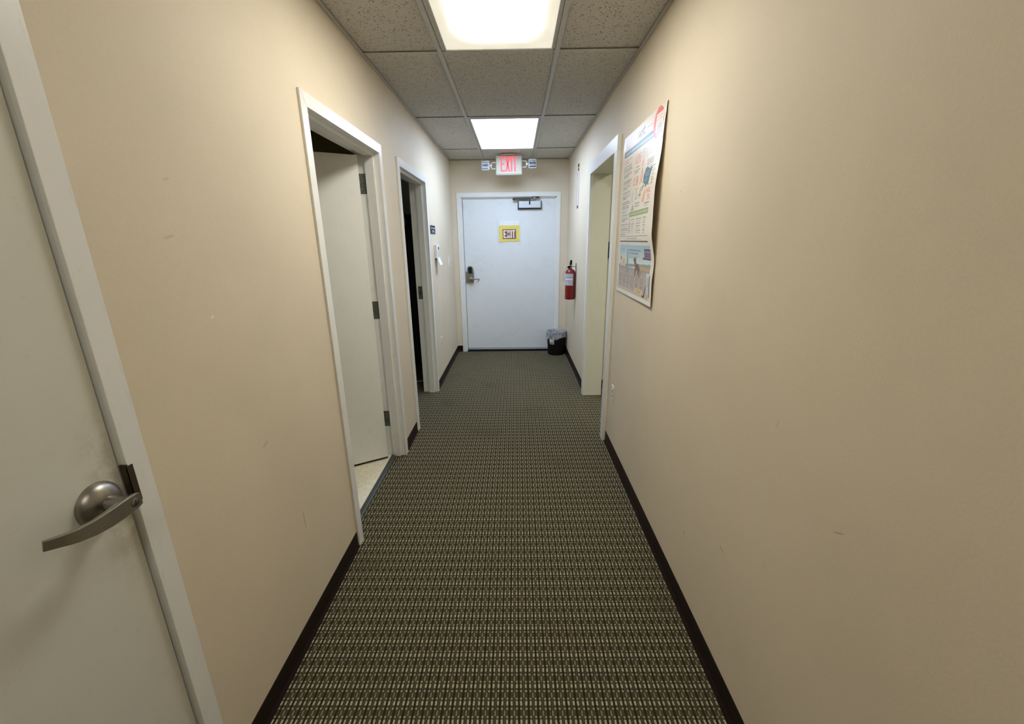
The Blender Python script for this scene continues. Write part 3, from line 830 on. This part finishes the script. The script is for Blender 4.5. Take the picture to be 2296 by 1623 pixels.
# dark room sign with two pale lines
root = empty('room_sign', (XL, 4.30, 1.59)); tag(root, 'small dark room sign with pale lettering beside the dark doorway', 'sign'); ps = []
b = B(); box(b, XL + .0002, XL + .004, 4.188, 4.425, 1.553, 1.632, .001); ps.append(obj('panel', b, 'signdark', root))
b = B(); r5 = random.Random(3)
def glyphs(y0, y1, z0_, z1_):
    y = y0; k = 0
    while y < y1:
        wd = .013; h = z1_ - z0_
        hh = h if k in (0, 5) else h * .72
        st = .0042
        box(b, XL + .0041, XL + .0046, y, y + st, z0_, z0_ + hh)
        if r5.random() < .7: box(b, XL + .0041, XL + .0046, y + wd - st, y + wd, z0_, z0_ + hh * .8)
        if r5.random() < .6: box(b, XL + .0041, XL + .0046, y + st, y + wd - st, z0_ + hh - st, z0_ + hh)
        if r5.random() < .6: box(b, XL + .0041, XL + .0046, y + st, y + wd - st, z0_, z0_ + st)
        y += wd + .004; k += 1
        if k == 5 and y1 - y0 > .17: y += .014
glyphs(4.212, 4.400, 1.600, 1.620); glyphs(4.245, 4.365, 1.572, 1.592)
box(b, XL + .0041, XL + .0046, 4.222, 4.410, 1.5615, 1.564)
ps.append(obj('lettering', b, 'signink', root))
finish(root, ps)

# ------------------------------------------------------------------ poster (curling health poster) painted per cell
NS, NT = 210, 270
PW, PH, PY, PZ = .75, .91, 2.82, 2.066
img = np.zeros((NT, NS, 3)); S, T = np.meshgrid((np.arange(NS) + .5) / NS, (np.arange(NT) + .5) / NT)
def lin(c): 
    c = np.array(c, float) / 255; return np.where(c <= .04045, c / 12.92, ((c + .055) / 1.055) ** 2.4)
img[:] = lin((226, 219, 206))
def rect(s0, t0, s1, t1, c, a=1.0):
    m = (S >= s0) & (S <= s1) & (T >= t0) & (T <= t1); img[m] = img[m] * (1 - a) + lin(c) * a
def poly(pts, c, a=1.0):
    ins = np.zeros(S.shape, bool); n = len(pts); j = n - 1
    for i in range(n):
        (xi, yi), (xj, yj) = pts[i], pts[j]
        if yi != yj:
            cond = ((yi > T) != (yj > T)) & (S < (xj - xi) * (T - yi) / (yj - yi) + xi); ins ^= cond
        j = i
    img[ins] = img[ins] * (1 - a) + lin(c) * a
def ell(cs, ct, rs, rt, c, a=1.0):
    m = ((S - cs) / rs) ** 2 + ((T - ct) / rt) ** 2 <= 1; img[m] = img[m] * (1 - a) + lin(c) * a
def line(s0, t0, s1, t1, wd, c, a=1.0):
    dx, dy = (s1 - s0) * PW, (t1 - t0) * PH; L2 = dx * dx + dy * dy
    u = np.clip(((S - s0) * PW * dx + (T - t0) * PH * dy) / L2, 0, 1)
    d = np.hypot((S - s0) * PW - u * dx, (T - t0) * PH - u * dy); m = d < wd / 2
    img[m] = img[m] * (1 - a) + lin(c) * a
GLY = {'W': ['10001', '10001', '10001', '10101', '10101', '11011', '10001'], 'e': ['00000', '00000', '01110', '10001', '11111', '10000', '01110'],
       'b': ['10000', '10000', '11110', '10001', '10001', '10001', '11110'], 'M': ['10001', '11011', '10101', '10101', '10001', '10001', '10001'],
       'D': ['11110', '10001', '10001', '10001', '10001', '10001', '11110'], '1': ['00100', '01100', '00100', '00100', '00100', '00100', '01110'],
       'i': ['00100', '00000', '01100', '00100', '00100', '00100', '01110'], 'n': ['00000', '00000', '10110', '11001', '10001', '10001', '10001'],
       '4': ['00010', '00110', '01010', '10010', '11111', '00010', '00010'], '$': ['00100', '01111', '10100', '01110', '00101', '11110', '00100'],
       '2': ['01110', '10001', '00001', '00110', '01000', '10000', '11111'], '0': ['01110', '10001', '10011', '10101', '11001', '10001', '01110'],
       '9': ['01110', '10001', '10001', '01111', '00001', '00010', '01100'], '5': ['11111', '10000', '11110', '00001', '00001', '10001', '01110'],
       '%': ['11001', '11010', '00010', '00100', '01000', '01011', '10011'], 'U': ['10001'] * 6 + ['01110'], 'S': ['01111', '10000', '10000', '01110', '00001', '00001', '11110'], ' ': ['00000'] * 7}
def text(word, s0, t0, s1, t1, c, a=1.0):
    n = len(word); cw = (s1 - s0) / (n * 6 - 1); ch = (t1 - t0) / 7
    for k, g in enumerate(word):
        for r in range(7):
            for q in range(5):
                if GLY[g][r][q] == '1': rect(s0 + (k * 6 + q) * cw, t0 + r * ch, s0 + (k * 6 + q + 1) * cw, t0 + (r + 1) * ch, c, a)
rp = random.Random(11)
def textline(s0, s1, t, h, c, a=.75):
    s = s0
    while s < s1:
        l = rp.uniform(.012, .045); e = min(s1, s + l); rect(s, t, e, t + h, c, a * rp.uniform(.7, 1)); s = e + .006
ink = (70, 66, 66); gr = (120, 116, 112)
rect(.045, .0, .95, .09, (226, 214, 200), .6)
line(.08, .052, .364, .052, .002, gr, .8); line(.625, .053, .768, .055, .002, gr, .8)
text('WebMD', .408, .034, .583, .074, (60, 55, 60))
rect(.045, .093, .95, .131, (88, 124, 132)); rect(.045, .093, .95, .101, (92, 86, 100))
s = .075
while s < .90:
    l = rp.uniform(.014, .03); rect(s, .106, s + l * .55, .124, (205, 220, 220), .85); rect(s + l * .2, .112, s + l, .118, (205, 220, 220), .7); s += l + .012
ell(.87, .075, .10, .072, (222, 108, 96)); rect(.825, .035, .96, .12, (236, 220, 212)); ell(.90, .115, .06, .03, (168, 178, 186), .6)
for k in range(5): textline(.845, .94, .045 + k * .014, .006, (150, 140, 140), .6)
# upper infographic
text('$200', .385, .158, .535, .212, (222, 130, 118)); text('$200', .565, .145, .92, .205, (190, 200, 206), .75)
textline(.41, .51, .226, .007, ink); textline(.37, .53, .243, .007, ink); textline(.385, .50, .257, .005, gr)
text('$100', .370, .281, .508, .334, (214, 106, 84))
line(.60, .255, .572, .300, .008, (214, 130, 120)); line(.60, .255, .628, .300, .008, (214, 130, 120)); line(.572, .300, .64, .335, .007, (214, 130, 120)); line(.628, .300, .558, .335, .007, (214, 130, 120)); ell(.60, .225, .02, .02, (230, 170, 160))
for k in range(4): textline(.71, .87, .226 + k * .012, .006, ink if k < 3 else gr)
poly([(.693, .268), (.72, .262), (.80, .278), (.845, .268), (.86, .285), (.83, .315), (.812, .352), (.80, .366), (.78, .354), (.735, .372), (.722, .352), (.665, .338), (.655, .300)], (78, 112, 132))
text('US', .70, .288, .785, .312, (150, 180, 190)); ell(.73, .330, .045, .012, (84, 146, 152))
for k in range(8): textline(.865, .865 + (.07 if k % 2 == 0 else .045), .272 + k * .0115, .006, ink if k < 5 else gr)
line(.34, .351, .92, .362, .002, (150, 165, 140)); line(.645, .375, .68, .350, .010, (80, 78, 82))
text('1', .468, .358, .502, .414, (86, 92, 84)); text('in', .515, .378, .562, .412, (120, 124, 116)); text('4', .575, .358, .622, .416, (86, 92, 84))
poly([(.74, .378), (.765, .385), (.745, .41), (.72, .442), (.665, .438), (.70, .405)], (232, 156, 128)); text('90%', .775, .378, .885, .402, (216, 96, 84)); text('50%', .815, .412, .885, .436, (212, 84, 88))
textline(.46, .61, .434, .008, ink); textline(.75, .885, .448, .008, ink); textline(.455, .60, .450, .005, gr); textline(.75, .84, .462, .005, gr)
line(.355, .36, .36, .43, .006, (130, 130, 118)); line(.40, .365, .395, .425, .005, (150, 150, 138)); poly([(.40, .434), (.348, .474), (.44, .474)], (122, 142, 92)); poly([(.40, .444), (.388, .474), (.41, .474)], (226, 222, 206))
rect(.30, .479, .872, .507, (150, 164, 108)); s = .325
while s < .85:
    l = rp.uniform(.012, .028); rect(s, .488, s + l, .498, (206, 214, 176), .9); s += l + .008
# left column of copy
for (t0, t1) in ((.150, .172), (.187, .258), (.274, .330), (.345, .386), (.404, .470), (.486, .530), (.545, .610)):
    t = t0; 
    while t < t1: textline(.045, .045 + rp.uniform(.21, .265) - (.10 if t + .0125 > t1 else 0), t, .0062, gr if t0 > .18 else (196, 140, 128), .8); t += .0125
# table
for (a, c_) in ((.385, .51), (.535, .715), (.745, .835)):
    t = .522; 
    while t < .612: textline(a, a + (c_ - a) * rp.uniform(.6, 1), t, .0062, gr if rp.random() < .8 else (208, 160, 120), .8); t += .0135
line(.50, .545, .86, .545, .0015, (190, 186, 170), .8); line(.50, .585, .86, .585, .0015, (190, 186, 170), .8)
ell(.332, .525, .018, .010, (196, 192, 196)); rect(.305, .538, .358, .608, (178, 176, 186), .85)
line(.04, .623, .885, .624, .002, gr, .8); textline(.25, .60, .634, .005, gr, .7); textline(.18, .72, .644, .005, gr, .7); rect(.045, .652, .892, .659, (66, 62, 66)); textline(.31, .36, .668, .004, gr, .7)
# advertisement picture
m = (S > .05) & (S < .935) & (T > .676) & (T < .972)
sky_t = np.clip((T - .676) / .115, 0, 1)[..., None]
sky = lin((158, 190, 208)) * (1 - sky_t) + lin((212, 224, 214)) * sky_t
sand_t = np.clip((T - .82) / .15, 0, 1)[..., None]
sand = lin((176, 160, 152)) * (1 - sand_t) + lin((208, 196, 184)) * sand_t
img[m] = np.where((T < .82)[..., None], sky, sand)[m]
poly([(.05, .806), (.45, .792), (.935, .778), (.935, .812), (.6, .806), (.05, .822)], (138, 152, 160)); poly([(.62, .795), (.935, .80), (.935, .822), (.68, .815)], (190, 160, 110))
rect(.05, .815, .935, .828, (150, 146, 150), .6)
for k in range(2): textline(.355, .70 - k * .06, .705 + k * .018, .011, (74, 104, 138), .75)
textline(.36, .66, .742, .004, (96, 124, 150), .7); textline(.36, .60, .750, .004, (96, 124, 150), .7)
textline(.075, .22, .705, .006, (110, 150, 176), .6); textline(.075, .22, .722, .004, (96, 124, 150), .6)
rect(.785, .695, .935, .757, (92, 58, 100)); rect(.745, .743, .80, .757, (92, 58, 100))
for k in range(4): textline(.80, .925, .706 + k * .012, .004 if k else .007, (206, 190, 208), .8)
rect(.145, .764, .262, .816, (226, 204, 150))
for k in range(4): textline(.17, .24, .774 + k * .010, .004, (110, 100, 84))
ell(.11, .790, .03, .030, (210, 206, 204)); ell(.115, .765, .018, .012, (120, 116, 116))
poly([(.30, .705), (.335, .70), (.352, .79), (.375, .845), (.33, .862), (.285, .848), (.30, .79)], (132, 158, 166), .9)
# brown dog on the sand
poly([(.497, .765), (.520, .752), (.545, .748), (.572, .762), (.580, .782), (.625, .786), (.668, .798), (.682, .822), (.700, .862), (.684, .866), (.655, .832), (.640, .858), (.624, .862), (.634, .828), (.595, .820), (.575, .858), (.548, .866), (.552, .842), (.560, .815), (.545, .79), (.525, .784)], (112, 84, 70))
line(.682, .812, .735, .846, .006, (112, 84, 70)); ell(.535, .764, .026, .013, (92, 68, 58))
for (a, c_) in ((.075, .175), (.20, .30), (.325, .425), (.45, .56), (.585, .69), (.715, .81)):
    t = .866
    while t < (.948 if a < .5 else .935): textline(a, c_ - rp.uniform(0, .02), t, .0042, (112, 106, 106), .8); t += .0078
rect(.60, .928, .785, .958, (232, 204, 150)); textline(.64, .75, .936, .005, (110, 90, 60)); textline(.65, .74, .946, .005, (110, 90, 60))
poly([(.86, .826), (.955, .826), (.950, .955), (.885, .935)], (206, 210, 214)); poly([(.935, .836), (.958, .834), (.955, .955), (.935, .95)], (120, 124, 132)); rect(.875, .85, .93, .90, (176, 190, 200), .8)
poly([(.862, .895), (.872, .90), (.835, .968), (.79, .968), (.78, .958), (.815, .955)], (70, 66, 76)); poly([(.86, .94), (.93, .955), (.925, .972), (.83, .972)], (214, 190, 150))
rect(0, .974, 1, 1, (240, 238, 230)); rect(.985, 0, 1, 1, (242, 240, 232))
def bulge(t):
    ks = [(0, .003), (.17, .010), (.42, .029), (.60, .028), (.77, .005), (.86, .009), (1, .006)]
    for (a, va), (c_, vc) in zip(ks, ks[1:]):
        if t <= c_:
            u = (t - a) / (c_ - a); u = u * u * (3 - 2 * u); return va + (vc - va) * u
    return ks[-1][1]
verts = []; 
for r in range(NT + 1):
    t = r / NT
    for q in range(NS + 1):
        s = q / NS
        off = .0035 + (s ** 1.6) * bulge(t) + .006 * max(0, 1 - s / .08) ** 2 * math.exp(-((t - .10) / .05) ** 2)
        verts.append((-off, -s * PW, -t * PH))
faces = [(r * (NS + 1) + q, r * (NS + 1) + q + 1, (r + 1) * (NS + 1) + q + 1, (r + 1) * (NS + 1) + q) for r in range(NT) for q in range(NS)]
me = bpy.data.meshes.new('poster'); me.from_pydata(verts, [], faces)
att = me.color_attributes.new('print', 'FLOAT_COLOR', 'CORNER')
colr = np.ones((NT * NS, 4), np.float32); colr[:, :3] = img.reshape(-1, 3)
att.data.foreach_set('color', np.repeat(colr, 4, axis=0).ravel())
me.polygons.foreach_set('use_smooth', [True] * len(faces))
n = N('glossy_poster_print'); an = n.node('ShaderNodeAttribute', attribute_name='print')
f = n.noise(n.coord(), 60, 3)
n.base(n.mix(n.step(f, .3, .7, 0, .05), an.outputs['Color'], (.6, .58, .52))); n.rough(.30); n.b.inputs['Specular IOR Level'].default_value = .10
n.bump(n.noise(n.coord(), 9, 3), .15, .01)
me.materials.append(n.m)
po = bpy.data.objects.new('poster', me); C.objects.link(po); po.location = (XR - .0006, PY, PZ)
tag(po, 'tall glossy printed health poster curling off the right wall', 'poster')
sm = po.modifiers.new('paper', 'SOLIDIFY'); sm.thickness = .0005; sm.offset = 0

# ------------------------------------------------------------------ seen through the openings
# wall telephone inside the right-hand room
root = empty('wall_telephone', (.92, 4.12, 1.39)); tag(root, 'black wall-mounted device glimpsed through the right-hand opening', 'telephone'); ps = []
b = B(); box(b, .850, .985, 4.080, 4.1195, 1.315, 1.452, .006); ps.append(obj('base', b, 'black', root))
b = B(); box(b, .858, .905, 4.045, 4.079, 1.310, 1.460, .008); ps.append(obj('handset', b, 'blackgloss', root))
b = B(); 
for i in range(3):
    for k in range(3): box(b, .925 + k * .018, .938 + k * .018, 4.077, 4.0799, 1.35 + i * .022, 1.365 + i * .022)
ps.append(obj('buttons', b, 'plastic_shade', root))
finish(root, ps)

# tall black cabinet in the dark left room, with small things on top
root = empty('tall_cabinet', (-1.55, 5.20, 0)); tag(root, 'tall black cabinet barely visible inside the dark left doorway', 'cabinet'); ps = []
b = B(); box(b, -2.05, -1.10, 5.00, 5.39, .06, 1.66); ps.append(obj('body', b, 'cabinet', root))
b = B(); box(b, -2.04, -1.11, 5.03, 5.37, 0, .06); ps.append(obj('plinth', b, 'cabinet', root))
for x0, x1, hx_ in ((-2.045, -1.578, -1.60), (-1.572, -1.105, -1.55)):
    b = B(); box(b, x0, x1, 4.982, 4.999, .07, 1.65, .002); d = obj('cabinet_door', b, 'cabinet', root); ps.append(d)
    b = B(); box(b, hx_ - .006, hx_ + .006, 4.96, 4.9815, .85, 1.0); q = obj('handle', b, 'nickel_dark', d); ps.append(q)
finish(root, ps)
b = B(); box(b, -1.26, -1.13, 5.05, 5.2, 1.661, 1.775, .004); box(b, -1.265, -1.125, 5.045, 5.205, 1.74, 1.78, .003)
tag(obj('storage_box', b, 'cabinet'), 'small dark lidded box on the tall black cabinet', 'box')
b = B(); lathe(b, [(.022, 0), (.024, .01), (.024, .05), (.012, .062), (.012, .075), (0, .076)], (-1.385, 5.06, 1.661), 'z', 18)
tag(obj('pill_bottle', b, 'plastic', smooth=True), 'tiny pale bottle on the tall black cabinet', 'bottle')
b = B(); tube(b, [(-1.30, 4.42, .012), (-1.20, 4.36, .012), (-1.10, 4.34, .012), (-1.00, 4.37, .012), (-.96, 4.45, .012), (-.98, 4.6, .012)], .0035, 8)
tag(obj('cable', b, 'plastic', smooth=True), 'thin white cable curving on the floor of the dark left room', 'cable')
